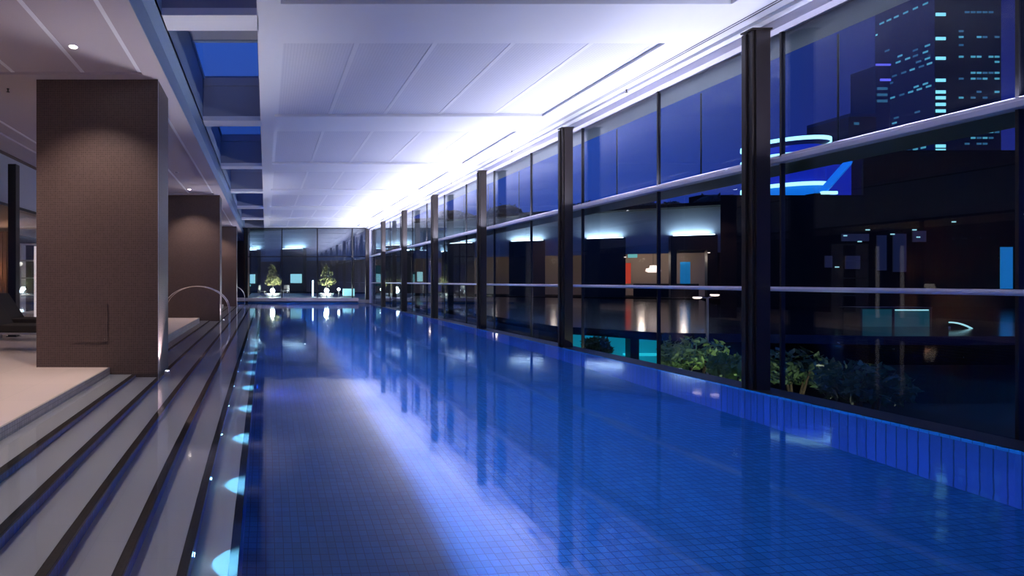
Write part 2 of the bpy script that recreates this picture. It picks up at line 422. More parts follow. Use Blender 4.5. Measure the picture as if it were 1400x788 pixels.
# roofs so that no dusk light leaks in
struct('roof', B(-12, -1.6, Y0 - .3, YL + .2, ZS + 0.25, ZS + 0.45), 'dark_exterior')
struct('roof_over_pool', B(-0.1, XG + 0.75, Y0 - .3, YE + 0.6, ZC + 0.26, ZC + 0.5), 'dark_exterior')
struct('roof_strip', B(-1.6, -1.43, Y0 - .3, YE + 0.6, ZC + 0.03, ZC + 0.95), 'dark_exterior')

# ------------------------------------------------------------------ glazing on the right
win = thing('window_3', None, None); win['kind'] = 'structure'
ZT = ZC - 0.17
mull = [7.05 + 2.22 * k for k in range(-4, 13)]
mull = [y for y in mull if y < YE - 0.4] + [YE]
for a, b in zip([Y0] + mull, mull):
    for z0, z1 in ((0.0, 1.36), (1.42, 3.12), (3.24, ZT)):
        obj('pane', B(XG, XG + 0.016, a + 0.008, b - 0.008, z0, z1), 'glass', win)
for y in mull[:-1]:
    obj('mullion', box(B(XG - 0.015, XG + 0.03, y - 0.012, y + 0.012, 0, ZT), XG + 0.03, XG + 0.045, y - 0.008, y + 0.008, 0, ZT), 'black_metal', win)
rl = bm_new(); box(rl, XG - 0.10, XG + 0.06, Y0, YE, 3.12, 3.185); box(rl, XG - 0.015, XG + 0.05, Y0, YE, 3.185, 3.24)
obj('upper_transom', rl, 'rail_paint', win, bevel=0.008)
rl = bm_new(); box(rl, XG - 0.10, XG - 0.03, Y0, YE, 1.375, 1.405); box(rl, XG - 0.04, XG + 0.05, Y0, YE, 1.36, 1.42)
obj('lower_transom', rl, 'rail_paint', win, bevel=0.006)
struct('trim_15', B(XG + 0.05, XG + 0.76, Y0, YE, ZT, ZT + 0.06), 'wing_wall')
# sunshade blades and hanging rods outside
struct('trim_13', B(XG + 0.06, XG + 0.80, Y0, YE, 3.12, 3.16), 'green_fin')
for y in mull[2:-1]:
    struct('sunshade_rod', tube(bm_new(), [(XG + .78, y, 3.14), (XG + .78, y, 4.9)], 0.012, 6), 'black_metal')

# far end glazing
we = thing('window_4', None, None); we['kind'] = 'structure'
ex = [-1.21, 1.09, 3.49, 5.86, 6.75]
for a, b in zip(ex, ex[1:]):
    obj('pane', B(a + 0.03, b - 0.03, YE + 0.1, YE + 0.116, 0.36 if b < 6.3 else 0.24, 3.12), 'glass_end', we)
    obj('pane', B(a + 0.03, b - 0.03, YE + 0.1, YE + 0.116, 3.18, ZC), 'glass_end', we)
for x in ex[1:-1]: obj('mullion', B(x - 0.035, x + 0.035, YE + 0.05, YE + 0.16, 0.3, ZC), 'black_metal', we)
obj('transom', B(-1.2, 6.75, YE + 0.06, YE + 0.15, 3.12, 3.18), 'black_metal', we)
obj('head_frame', B(-1.2, 6.75, YE + 0.0, YE + 0.15, ZC - 0.05, ZC), 'black_metal', we)
obj('jamb', B(-1.38, -1.21, YE, YE + 0.2, -0.2, ZC), 'black_metal', we)
obj('corner_post', B(6.75, 6.99, YE, YE + 0.2, 0, ZC), 'column_steel', we)
struct('trim_14', B(7.02, 7.40, YE + 0.1, YE + 0.4, -0.3, ZC), 'rail_paint')
struct('wall_terrace_return', B(-1.5, -1.38, YE + 0.2, YL, -0.2, ZC), 'brown_wall')

# uplight strip lamps standing on the upper transom wash the ceiling
UP = 1.45
for i in range(8):
    y0 = -1.9 + 4.5 * i + 0.5
    t = thing('uplight_bar', 'slim white uplight bar on top of the upper transom, %s bay' % ORD[i], 'light', (XG - 0.045, y0 + 1.75, 3.205), 0, 'uplight bars along the upper transom')
    hb = bm_new(); box(hb, -0.03, 0.025, -1.5, 1.5, -0.019, -0.012); box(hb, -0.034, -0.028, -1.5, 1.5, -0.019, 0.008)
    for yy in (-1.5, 1.495): box(hb, -0.03, 0.025, yy, yy + 0.006, -0.015, 0.004)
    obj('housing', hb, 'rail_paint', t)
    lamp('AREA', 'lamp', (0, 0, 0), [30, 55, 105, 165, 205, 230, 230, 230][i] * UP, (0.74, 0.755, 1.0), t, (PI, -math.radians(48), 0), shape='RECTANGLE', size=0.03, size_y=2.9)

# ------------------------------------------------------------------ steel columns along the glazing
cy = [7.0, 11.5, 16.0, 20.5, 25.0, 29.5]
def column_obj(label, x, y, h, group='steel columns along the glazing'):
    t = thing('steel_column', label, 'column', (x, y, 0), 0, group)
    bm = bm_new(); box(bm, 0.0, 0.045, 0.10, 0.16, 0, h - 0.02); box(bm, 0.03, 0.08, 0.03, 0.12, 0, h); box(bm, 0.06, 0.25, 0.0, 0.16, 0, h)
    obj('shaft', bm, 'column_steel', t, bevel=0.004)
    obj('cap', B(-0.005, 0.27, -0.01, 0.17, h, h + 0.02), 'column_steel', t)
    obj('bracket', B(0.24, 0.30, 0.05, 0.11, h - 0.02, h + 0.01), 'column_steel', t)
    return t
col0 = column_obj('dark brown steel column nearest the camera at the glazing', XE, cy[0], 4.945)
for i, y in enumerate(cy[1:]):
    dup(col0, (XE, y, 0), 'dark brown steel column at the glazing, %s back from the camera' % ORD[i + 1])
dup(col0, (XE, 2.5, 0), 'dark steel column beside the camera, out to the right')
t = thing('lounge_column', 'thin black column before the lounge glass, left of the first mosaic pillar', 'column', (-6.45, 12.8, DECK_Z))
obj('shaft', B(0, 0.2, 0, 0.2, 0, 4.33), 'black_metal', t, bevel=0.005)
obj('base_plate', B(-0.03, 0.23, -0.03, 0.23, 0, 0.015), 'black_metal', t)

# ------------------------------------------------------------------ mosaic pillars
def pillar(i, y):
    lab = ['huge brown mosaic pillar nearest the camera, with a flush access panel', 'brown mosaic pillar behind the handrail, second from the camera',
           'brown mosaic pillar, third along the deck', 'brown mosaic pillar, farthest along the deck'][i]
    t = thing('mosaic_pillar', lab, 'pillar', (0, y, 0), 0, 'mosaic pillars between deck and pool')
    t.location = (-1.75, y, 0)
    bm = bm_new()
    # the foot steps down over the deck edge and the first treads
    box(bm, -1.97, 0, 0, 0.87, DECK_Z, ZS)
    box(bm, DECK_X + 1.75, 0, 0.0, 0.87, -0.30, DECK_Z)
    obj('shaft', bm, 'brown_mosaic', t)
    if i == 0:
        obj('access_panel', B(-1.42, -0.81, -0.012, 0.02, 0.51, 1.12), 'brown_mosaic', t)
        obj('panel_latch', lathe(bm_new(), [(0, -0.004), (0.01, -0.004), (0.012, 0.004), (0, 0.004)], 10, (0, 0, 0)), 'chrome', t).location = (-0.86, -0.016, 0.56)
    sl = obj('corner_trim', B(0.0, 0.006, 0.0, 0.012, 0.0, ZS), 'brushed_steel', t)
    return t
PY = [8.30, 19.5, 30.6, 41.8]
for i, y in enumerate(PY): pillar(i, y)
# ground uplights beside each pillar
for i, y in enumerate(PY[:3]):
    t = thing('pillar_uplight', 'small round uplight in the water at the foot of the %s mosaic pillar' % ['nearest', 'second', 'third'][i], 'light', (-1.62, y + 0.12, -0.30), 0, 'uplights at the pillar feet')
    obj('bezel', lathe(bm_new(), [(0, 0.0), (0.05, 0.0), (0.06, 0.03), (0.045, 0.325), (0.035, 0.325)], 16), 'brushed_steel', t)
    obj('lens', lathe(bm_new(), [(0.036, 0.318), (0.0, 0.318)], 16), 'lamp_white', t)
    lamp('SPOT', 'lamp', (0, 0, 0.34), 400, (0.9, 0.88, 1.0), t, (PI, math.radians(-1), 0), spot_size=math.radians(75), spot_blend=0.8, shadow_soft_size=0.03)

# ------------------------------------------------------------------ step lights under water
sl0 = None
for i in range(27):
    y = 3.74 + 1.18 * i
    if y > YE - .4: break
    loc = (-0.530, y, -1.06)
    lab = 'small cyan-white step light in the lowest riser, %s from the camera' % ORD[i]
    if sl0 is None:
        sl0 = thing('step_light', lab, 'light', loc, 0, 'lights in the lowest pool riser')
        o = obj('bezel', lathe(bm_new(), [(0, 0), (0.030, 0.0), (0.032, 0.006), (0.022, 0.010)], 14), 'chrome', sl0); o.rotation_euler = (0, PI / 2, 0)
        o = obj('lens', lathe(bm_new(), [(0.0, 0.0), (0.022, 0.0), (0.018, 0.009), (0.0, 0.012)], 14), 'lamp_cyan', sl0); o.rotation_euler = (0, PI / 2, 0)
        lamp('SPOT', 'lamp', (0.03, 0, 0.0), 900, (0.14, 0.60, 1.0), sl0, (0, math.radians(-79), 0), spot_size=math.radians(78), spot_blend=1.0, shadow_soft_size=0.01)
    else: dup(sl0, loc, lab)

# ------------------------------------------------------------------ downlights and sprinklers
def downlight(x, y, z, label, e=460, colr=(1.0, 0.80, 0.72), on=True, size=110, tilt=0):
    t = thing('downlight', label, 'light', (x, y, z), 0, 'recessed downlights in the soffit over the deck')
    obj('ring', lathe(bm_new(), [(0.052, 0.03), (0.052, 0.0), (0.068, -0.004), (0.07, 0.0)], 20), 'white_paint', t)
    obj('bulb', lathe(bm_new(), [(0.0, -0.008), (0.03, -0.008), (0.05, -0.003), (0.051, 0.002)], 20), 'lamp_warm' if on else 'black_metal', t)
    if on: lamp('SPOT', 'lamp', (0, 0, -0.01), e, colr, t, (0, 0, 0), spot_size=math.radians(size), spot_blend=0.7, shadow_soft_size=0.05)
    return t
downlight(-2.72, 7.23, ZS + 0.04, 'bright round downlight before the nearest mosaic pillar')
downlight(-2.76, 18.5, ZS + 0.04, 'bright round downlight before the second mosaic pillar')
downlight(-2.72, 15.6, ZS + 0.04, 'unlit round downlight between the first two mosaic pillars', on=False)
downlight(-2.72, 29.6, ZS + 0.04, 'downlight before the third mosaic pillar')
downlight(-2.72, 3.2, ZS + 0.04, 'downlight in the soffit close to the camera')  # this and the next four are added out of view to warm the deck
downlight(-5.0, 3.2, ZS + 0.04, 'downlight in the soffit close to the camera, farther left')
downlight(-5.0, 7.2, ZS + 0.04, 'downlight over the deck left of the nearest pillar')
downlight(-5.0, 12.0, ZS + 0.04, 'downlight over the deck behind the nearest pillar', e=120)
downlight(-5.0, 18.5, ZS + 0.04, 'downlight over the deck left of the second pillar', e=120)
downlight(-2.72, 24.0, ZS + 0.04, 'downlight between the second and third pillars')
for x, y, z, lab in ((-4.38, 8.7, ZS, 'tiny black sprinkler under the soffit left of the nearest pillar'),
                     (6.78, 9.62, ZC, 'tiny dark sprinkler in the white ceiling between the first two columns'),
                     (6.78, 14.1, ZC, 'tiny dark sprinkler in the white ceiling between the second and third columns'),
                     (6.78, 18.7, ZC, 'tiny dark sprinkler in the white ceiling between the third and fourth columns')):
    t = thing('sprinkler', lab, 'sprinkler', (x, y, z), 0, 'ceiling sprinklers')
    obj('stem', lathe(bm_new(), [(0.0, 0.0), (0.022, 0.0), (0.022, -0.008), (0.010, -0.012), (0.010, -0.05), (0, -0.05)], 10), 'black_metal', t)
    obj('deflector', lathe(bm_new(), [(0.0, -0.05), (0.028, -0.052), (0.028, -0.058), (0, -0.058)], 10), 'black_metal', t)

# ------------------------------------------------------------------ arched handrails
def arc(cx, cz, rx, rz_, z_end, n=28):
    """half-ellipse in x-z ending on straight vertical feet"""
    return [(cx + rx * math.cos(a), 0, cz + rz_ * math.sin(a)) for a in [PI * k / n for k in range(n + 1)]]
def handrail(x0, x1, ztop, zl, zr, y, label):
    t = thing('handrail', label, 'handrail', (0, y, 0), 0, 'arched metal handrails')
    cx = (x0 + x1) / 2
    zb = 0.42
    for dy in (0.0, 0.55):
        pts = arc(cx, zb, (x1 - x0) / 2, ztop - zb, 0)
        pts = [(x1, 0, zr)] + pts + [(x0, 0, zl)]
        obj('rail', tube(bm_new(), [(p[0], p[1] + dy, p[2]) for p in pts], 0.015, 10), 'chrome', t, smooth=True)
        obj('foot_plate', lathe(bm_new(), [(0, 0), (0.05, 0), (0.05, 0.01), (0.02, 0.015)], 14, (x0, dy, zl)), 'chrome', t)
        obj('foot_plate', lathe(bm_new(), [(0, 0), (0.05, 0), (0.05, 0.01), (0.02, 0.015)], 14, (x1, dy, zr)), 'chrome', t)
handrail(-3.72, -1.34, 1.31, DECK_Z, -0.27, 18.6, 'arched chrome handrail in front of the second mosaic pillar')
handrail(-3.3, -1.36, 1.22, DECK_Z, -0.27, 33.0, 'arched chrome handrail in front of the farthest mosaic pillar')

# ------------------------------------------------------------------ sun lounger on the deck
def lounger(x, y, rz, label):
    t = thing('sun_lounger', label, 'sun lounger', (x, y, DECK_Z), rz, 'loungers on the deck')
    fr = bm_new()
    for yy in (0.0, 0.68): box(fr, -0.75, 1.15, yy, yy + 0.04, 0.34, 0.38)
    for xx in (-0.75, 0.3, 1.11): box(fr, xx, xx + 0.04, 0.0, 0.72, 0.34, 0.38)
    obj('frame', fr, 'grey_metal', t, bevel=0.005)
    for xx in (-0.6, 1.08):
        for yy in (0.01, 0.67): obj('leg', B(xx, xx + 0.045, yy, yy + 0.04, 0, 0.34), 'grey_metal', t, bevel=0.004)
    s = bm_new(); box(s, -0.05, 1.16, 0.02, 0.70, 0.38, 0.52)
    obj('seat_cushion', s, 'fabric_dark', t, bevel=0.03)
    bk = obj('backrest', B(-0.82, 0.0, 0.02, 0.70, 0.0, 0.09), 'fabric_dark', t, bevel=0.03)
    bk.location = (0.0, 0, 0.40); bk.rotation_euler = (0, math.radians(55), 0)
    for yy in (0.06, 0.64): obj('back_support', tube(bm_new(), [(-0.36, yy, 0.36), (-0.36, yy, 0.86)], 0.012), 'grey_metal', t)
lounger(-5.38, 10.1, math.radians(-4), 'dark fabric sun lounger with raised back beside the nearest pillar')
lounger(-6.0, 11.9, math.radians(-4), 'dark sun lounger standing behind the nearer lounger')

# ------------------------------------------------------------------ lounge beyond the left glass
t = thing('shelf_unit', 'tall pale display shelf seen through the lounge glass', 'shelf', (-9.8, 20.4, DECK_Z))
obj('side_panel', B(0, 0.05, 0, 0.4, 0, 2.9), 'white_paint', t); obj('side_panel', B(1.0, 1.05, 0, 0.4, 0, 2.9), 'white_paint', t)
for z in (0.1, 0.8, 1.5, 2.2, 2.85): obj('shelf', B(0.05, 1.0, 0, 0.4, z, z + 0.04), 'white_paint', t)
t = thing('curtain', 'brown curtain panel hanging in the lounge by the shelf', 'curtain', (-10.6, 19.6, DECK_Z))
cb2 = bm_new()
for k in range(14): tube(cb2, [(0.08 * k - .3, 0.03 * (k % 2), 0.02), (0.08 * k - .3, 0.03 * (k % 2), 3.3)], 0.045, 8)
obj('cloth', cb2, 'brown_wall', t)
for x, y, lab in ((-9.4, 19.0, 'white glowing floor lamp tube in the lounge, left one'), (-8.6, 19.1, 'white glowing floor lamp tube in the lounge, right one')):
    t = thing('tube_lamp', lab, 'lamp', (x, y, DECK_Z), 0, 'tube lamps in the lounge')
    obj('base', lathe(bm_new(), [(0, 0), (0.12, 0), (0.12, 0.03), (0, 0.03)], 16), 'black_metal', t)
    obj('tube', lathe(bm_new(), [(0.0, 0.03), (0.045, 0.03), (0.045, 2.7), (0, 2.7)], 12), 'tube_glow', t)
t = thing('lounge_table_lamp', 'warm shaded lamp in the lounge at the left edge', 'lamp', (-10.4, 19.0, DECK_Z))
obj('stand', lathe(bm_new(), [(0, 0), (0.15, 0), (0.15, 0.03), (0.015, 0.04), (0.015, 1.0), (0, 1.0)], 14), 'black_metal', t)
obj('shade', lathe(bm_new(), [(0.12, 1.3), (0.2, 1.0)], 18), 'lamp_pink', t)
lamp('POINT', 'lamp', (0, 0, 1.15), 160, (1.0, 0.62, 0.42), t, shadow_soft_size=0.1)
for yy in (9.5, 15.5, 22): 
    downlight(-8.8, yy, 3.54, 'warm downlight in the lounge ceiling at the left, %s' % {9.5: 'nearest', 15.5: 'middle', 22: 'farthest'}[yy], e=130, colr=(1, 0.7, 0.52))

# ------------------------------------------------------------------ terrace at the far end
struct('floor_terrace', B(-1.4, 9.5, YE + 0.5, 50.5, 0.1, 0.30), 'coping_tile')
def potted_tree(x, y, label, seed):
    rnd = random.Random(seed)
    t = thing('potted_tree', label, 'tree', (x, y, 0.30), 0, 'potted trees on the terrace')
    obj('pot', lathe(bm_new(), [(0, 0), (0.42, 0), (0.62, 0.28), (0.58, 0.28), (0.5, 0.22), (0, 0.22)], 24), 'pot_white', t, smooth=True)
    obj('trunk', tube(bm_new(), [(0, 0, 0.2), (0.03, 0, 0.9), (-0.02, 0.02, 1.5), (0, 0, 2.0)], [0.05, 0.04, 0.03, 0.015], 8), 'bark', t)
    obj('foliage', foliage(bm_new(), [((0, 0, 1.15), (0.75, 0.6, 0.35)), ((0.05, 0, 1.6), (0.5, 0.45, 0.45)), ((-0.05, 0, 2.1), (0.3, 0.3, 0.4)), ((0.3, 0, 1.2), (0.5, 0.5, 0.3))], 520, 0.10, rnd), 'leaf_lit', t)
potted_tree(0.52, 39.0, 'small leafy tree in a white pot on the terrace, left one', 1)
potted_tree(4.62, 39.0, 'small leafy tree in a white pot on the terrace, right one', 2)
for x, lab in ((0.50, 'dazzling white globe light before the left potted tree'), (4.50, 'dazzling white globe light before the right potted tree')):
    t = thing('globe_light', lab, 'light', (x, 37.9, 0.30), 0, 'globe lights on the terrace')
    obj('stem', lathe(bm_new(), [(0, 0), (0.12, 0), (0.12, 0.03), (0.03, 0.05), (0.03, 0.33), (0, 0.33)], 14), 'grey_metal', t)
    obj('globe', lathe(bm_new(), [(0.17 * math.sin(a), 0.48 - 0.17 * math.cos(a)) for a in [PI * k / 12 for k in range(13)]], 20), 'lamp_white', t, smooth=True)
    lamp('POINT', 'lamp', (0, 0.25, 0.62), 170, (1.0, 1.0, 0.9), t, shadow_soft_size=0.15)
def chair(x, y, rz, label):
    t = thing('terrace_chair', label, 'chair', (x, y, 0.30), rz, 'chairs on the terrace')
    obj('seat', B(-0.24, 0.24, -0.24, 0.24, 0.42, 0.46), 'grey_metal', t, bevel=0.01)
    obj('backrest', B(-0.24, 0.24, 0.22, 0.25, 0.55, 0.88), 'grey_metal', t, bevel=0.01)
    for a in (-0.22, 0.22):
        obj('leg', tube(bm_new(), [(a, -0.22, 0), (a, -0.22, 0.42)], 0.013), 'chrome', t)
        obj('leg', tube(bm_new(), [(a, 0.24, 0), (a, 0.24, 0.88)], 0.013), 'chrome', t)
chair(-0.25, 38.2, 1.3, 'metal terrace chair left of the left globe light')
chair(1.45, 38.2, -1.3, 'metal terrace chair right of the left globe light')
chair(1.6, 41.0, -0.4, 'metal terrace chair farther back behind the left potted tree')
t = thing('light_post', 'slim glowing white post on the terrace between the potted trees', 'light', (3.63, 39.5, 0.30))
obj('base', B(-0.1, 0.1, -0.1, 0.1, 0, 0.05), 'grey_metal', t); obj('tube', B(-0.05, 0.05, -0.05, 0.05, 0.05, 1.25), 'strip_white', t)
t = thing('glow_box', 'low cyan glowing glass box at the right end of the terrace', 'light', (6.3, 39.0, 0.30))
obj('plinth', B(-0.45, 0.45, -0.4, 0.4, 0, 0.08), 'grey_metal', t); obj('glass_body', B(-0.4, 0.4, -0.35, 0.35, 0.08, 0.62), 'window_pale', t)
t = thing('bollard_light', 'small round bollard lamp at the right end of the terrace', 'light', (5.5, 38.6, 0.30))
obj('post', tube(bm_new(), [(0, 0, 0), (0, 0, 0.5)], 0.03), 'grey_metal', t)
obj('lens', lathe(bm_new(), [(0.1 * math.sin(a), 0.58 - 0.1 * math.cos(a)) for a in [PI * k / 8 for k in range(9)]], 14), 'lamp_white', t)

# ------------------------------------------------------------------ hotel wing across the courtyard
WA = math.atan2(-15.2, 27.6)
wing = thing('hotel_wing', 'long low building wing with dark piers and glowing uplit wall across the courtyard', 'building', (2.6, 51.5, 0), WA)
Z0, ZP, ZR = 0.30, 4.74, 6.77
obj('wall', B(-12, 33.4, 0.9, 1.1, ZP - 1.2, ZR), 'wing_wall', wing)
obj('roof', B(-12.5, 33.5, -0.3, 9, ZR, ZR + 0.25), 'dark_exterior', wing)
obj('floor_slab', B(-12, 33.4, -1.2, 7, Z0 - 0.4, Z0), 'dark_exterior', wing)
obj('back_wall', B(-12, 33.4, 5.5, 5.7, Z0, ZP), 'warm_wall', wing)
obj('room_ceiling', B(-12, 33.4, 1.1, 5.6, 3.75, 3.85), 'wing_wall', wing)
for k in (-2, -1, 0, 2, 3, 4, 5, 6):
    c = 5.27 * k
    if k < 6: obj('pier', B(c - 1.3, c + 1.3, 0, 0.7, Z0, ZP), 'wing_pier', wing)
    else:
        obj('pier', B(c - 1.3, c - 0.95, 0, 0.7, Z0, ZP), 'wing_pier', wing); obj('pier', B(c + 0.75, c + 1.3, 0, 0.7, Z0, ZP), 'wing_pier', wing)
        obj('portal_head', B(c - 1.0, c + 0.8, 0, 0.7, 3.7, ZP), 'wing_pier', wing)
    obj('uplight_strip', B(c - 1.15, c + 1.15, 0.0, 0.08, ZP, ZP + 0.05), 'strip_white', wing)
    l = lamp('AREA', 'lamp', (c, 0.74, ZP + 0.04), 130, (0.55, 0.78, 1.0), wing, (PI, 0, 0), shape='RECTANGLE', size=2.3, size_y=0.08)
    l.rotation_euler = (PI + math.radians(25), 0, 0)
def in_wing(name, s0, s1, y, z0, z1, m, d=0.06): return obj(name, B(s0, s1, y, y + d, z0, z1), m, wing)
in_wing('window', -5.0, -4.2, -0.35, 1.25, 2.2, 'window_pale', 0.3); in_wing('window', -5.0, -4.75, -0.35, 0.95, 1.15, 'window_cyan', 0.3)
in_wing('window', 0.03, 1.15, -0.35, 1.3, 2.2, 'window_pale', 0.3)
in_wing('window', 11.9, 12.4, 2.2, 1.45, 2.35, 'window_pale'); in_wing('window', 11.0, 11.7, 2.2, 1.5, 2.3, 'window_teal')
in_wing('red_screen', 27.7, 28.2, 2.0, 1.3, 2.9, 'red_glow'); in_wing('sign_panel', 28.0, 28.6, 1.9, 3.3, 3.6, 'window_cyan')
in_wing('door', 31.4, 32.0, 3.0, 1.0, 2.95, 'window_blue'); in_wing('screen_wall', 8.0, 8.7, 2.0, 1.0, 3.0, 'window_teal')
in_wing('sideboard', 28.3, 32.2, 1.5, Z0, 1.3, 'wing_pier')
pl = thing('pendant_lamp', 'glowing pink-white scalloped pendant lamp inside the far wing', 'lamp'); pl.location = (2.6 + 0.876 * 29.6 + 0.482 * 2.0, 51.5 - 0.482 * 29.6 + 0.876 * 2.0, 0)
obj('shade', lathe(bm_new(), [(0.0, 2.7), (0.2, 2.68), (0.24, 2.5), (0.44, 2.45), (0.48, 2.25), (0.3, 2.15), (0, 2.15)], 20), 'lamp_pink', pl)
obj('cord', tube(bm_new(), [(0, 0, 2.7), (0, 0, 3.76)], 0.012, 6), 'black_metal', pl)
for s, e in ((29.0, 60), (31.6, 35), (23, 20), (18.5, 15), (7.5, 15), (13, 15)):
    lamp('POINT', 'room_lamp', (s, 3.0, 3.2), e, (1.0, 0.75, 0.62), wing, shadow_soft_size=0.2)
for s, zz in ((23.4, 3.9), (27.6, 3.3), (32.4, 3.5), (17.8, 3.4)):
    obj('spot_bulb', lathe(bm_new(), [(0.0, -0.06), (0.07, -0.04), (0.07, 0), (0, 0)], 10, (s, -0.2, zz)), 'lamp_pink', wing)
# trees and rooftop plant behind the wing
def crown(x, y, z, r, label, seed):
    rnd = random.Random(seed)
    t = thing('park_tree', label, 'tree', (x, y, 0), 0, 'dark trees behind the far wing')
    obj('trunk', tube(bm_new(), [(0, 0, -2), (0, 0, z - r * .3)], [0.3, 0.15], 8), 'bark', t)
    blobs = [((0, 0, z), (r, r, r * .7))] + [((rnd.uniform(-r, r), rnd.uniform(-r, r) * .5, z + rnd.uniform(-.4, .2) * r), (r * .5, r * .5, r * .4)) for _ in range(4)]
    bm = foliage(bm_new(), blobs, 1500, 0.26, rnd)
    for c, rr in blobs:
        mt = Matrix.Translation(c) @ Matrix.Diagonal((rr[0] * .9, rr[1] * .9, rr[2] * .9, 1))
        bmesh.ops.create_icosphere(bm, subdivisions=2, radius=1, matrix=mt)
    obj('foliage', bm, 'tree_dark', t)
def at(px, py, Y): return ((px - 363.5) * Y / 700, Y, 1.5 + (384.5 - py) * Y / 700)
for i, (px_, py_, Y, r, lab) in enumerate(((620, 300, 66, 1.9, 'dark round tree above the wing roof, left end'), (690, 297, 62, 2.4, 'dark tree crown above the wing roof between the third and fourth columns'),
                                      (800, 292, 66, 2.3, 'dark tree crown above the wing roof right of the second column'), (850, 291, 51, 1.8, 'low broad dark tree crown above the wing roof'),
                                      (885, 289, 57, 1.6, 'dark tree crown joined to the broad one above the wing roof'), (918, 286, 62, 1.4, 'small dark tree crown above the wing roof, left of the rooftop sign'),
                                      (975, 283, 50, 1.9, 'dark tree crown beside the nearest column above the wing roof'))):
    x, y, z = at(px_, py_, Y); crown(x, y, z, r, lab, i + 20)
x, y, z = at(980, 272, 52)
t = thing('rooftop_screen', 'low dark rooftop box with a blue glow above the far wing', 'rooftop box', (x, y, 0))
obj('box', B(-1.6, 1.6, 0, 1.5, -2.9, z + 0.4), 'dark_exterior', t); obj('glow_panel', B(-1.4, 1.4, -0.05, 0, z - 0.6, z - 0.1), 'window_blue', t)

# ------------------------------------------------------------------ courtyard
struct('ground', B(-40, 260, YL + 8, 260, -3.0, -2.9), 'ground_dark')
struct('ground_courtyard', B(XG + 0.9, 120, Y0 - 5, YL + 8, -3.0, -2.6), 'ground_dark')
pond = prism(bm_new(), [(8.05, 14.2), (9.6, 12.4), (14, 11.6), (40, 11.6), (40, 24.8), (22.0, 24.8), (28.8, 33.9), (9.3, 45.7), (8.05, 46.3)], 0.05, 0.25)
po = obj('reflecting_pond', pond, 'pond_black'); tag(po, 'dark mirror-like terrace pond between the glazing and the far wing', 'pond')
t = thing('pavilion', 'cyan-lit glass room below the pond terrace, right of the second column', 'building', (8.3, 14.4, -2.6))
obj('back_wall', B(0, 3.4, 0.9, 1.0, 0, 2.62), 'cyan_glow_wall', t)  # room light put into wall and shelf strips as emission
obj('dark_post', B(1.95, 2.2, 0, 0.2, 0, 2.62), 'black_metal', t)
for z in (1.45, 1.62, 1.80): obj('shelf_strip', B(0.4, 1.95, 0.6, 0.8, z, z + 0.05), 'cyan_bright', t)
obj('shelf_strip', B(2.3, 3.3, 0.6, 0.8, 1.9, 1.96), 'cyan_bright', t)
obj('side_wall', B(3.4, 3.5, 0, 1, 0, 2.62), 'dark_exterior', t); obj('side_wall', B(-0.1, 0, 0, 1, 0, 2.62), 'dark_exterior', t)
for x in (0.65, 1.3, 2.75): obj('window_bar', B(x - .01, x + .01, -0.02, 0.0, 0, 2.62), 'black_metal', t)
t = thing('planting_bed', 'dark planting bed under the shrubs outside the glazing', 'planting bed', (0, 0, 0))
obj('soil', prism(bm_new(), [(7.95, 4.0), (22, 4.0), (22, 11.5), (13.0, 11.5), (11.5, 12.2), (8.0, 13.6)], -2.6, -1.25), 'ground_dark', t)
def shrub(x, y, z, r, label, seed, m='leaf_brightened', n=700):
    rnd = random.Random(seed)
    t = thing('garden_shrub', label, 'shrub', (x, y, -1.25), 0, 'shrubs outside the glazing')
    zz = z + 1.25
    st = bm_new()
    for k in range(5):
        a = 1.25 * k; tube(st, [(0, 0, 0), (0.4 * r * math.cos(a), 0.4 * r * math.sin(a), zz)], [0.03, 0.012], 6)
    obj('stem', st, 'bark', t)
    obj('foliage', foliage(bm_new(), [((0, 0, zz), (r, r, 0.55 * r)), ((r * .5, 0, zz - .15), (r * .6, r * .6, r * .4)), ((-r * .5, 0, zz - .1), (r * .6, r * .6, r * .4))], n, 0.085, rnd), m, t)
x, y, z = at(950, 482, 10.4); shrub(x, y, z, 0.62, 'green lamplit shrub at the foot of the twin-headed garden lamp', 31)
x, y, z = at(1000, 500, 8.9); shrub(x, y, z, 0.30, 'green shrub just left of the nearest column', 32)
x, y, z = at(816, 470, 13.0); shrub(x, y, z, 0.32, 'dark shrub before the cyan-lit room', 33, 'leaf_shaded')
x, y, z = at(1085, 500, 9.6); shrub(x, y, z, 0.62, 'dim shrub right of the nearest column', 34, 'leaf_shaded')
x, y, z = at(1180, 520, 7.2); shrub(x, y, z, 0.5, 'barely lit shrub in the dark garden, second right of the nearest column', 35, 'leaf_shaded')
t = thing('garden_lamp', 'slim garden lamp post with two oval glowing heads', 'lamp', (10.75, 12.45, 0.25))
t.location = (10.35, 12.0, -1.25)
obj('pole', tube(bm_new(), [(0, 0, 0), (0, 0, 2.35)], 0.022), 'grey_metal', t)
obj('arm', tube(bm_new(), [(-0.24, 0, 2.38), (0, 0, 2.35), (0.2, 0, 2.42)], 0.015), 'grey_metal', t)
for xx, zz in ((-0.24, 2.38), (0.17, 2.44)):
    o = obj('lamp_head', lathe(bm_new(), [(0.0, 0.0), (0.08, 0.0), (0.09, -0.02), (0.06, -0.045), (0, -0.05)], 16, (xx, 0, zz)), 'lamp_pink', t)
t = thing('added_shrub_light', 'small unseen light added in the planting bed to brighten the green shrubs', 'light', (8.75, 8.75, -1.25))
obj('spike', tube(bm_new(), [(0, 0, 0), (0, 0, 0.18)], 0.015), 'black_metal', t)
obj('hood', lathe(bm_new(), [(0.0, 0.16), (0.05, 0.17), (0.06, 0.27), (0.05, 0.27), (0.04, 0.19), (0, 0.19)], 14), 'black_metal', t)
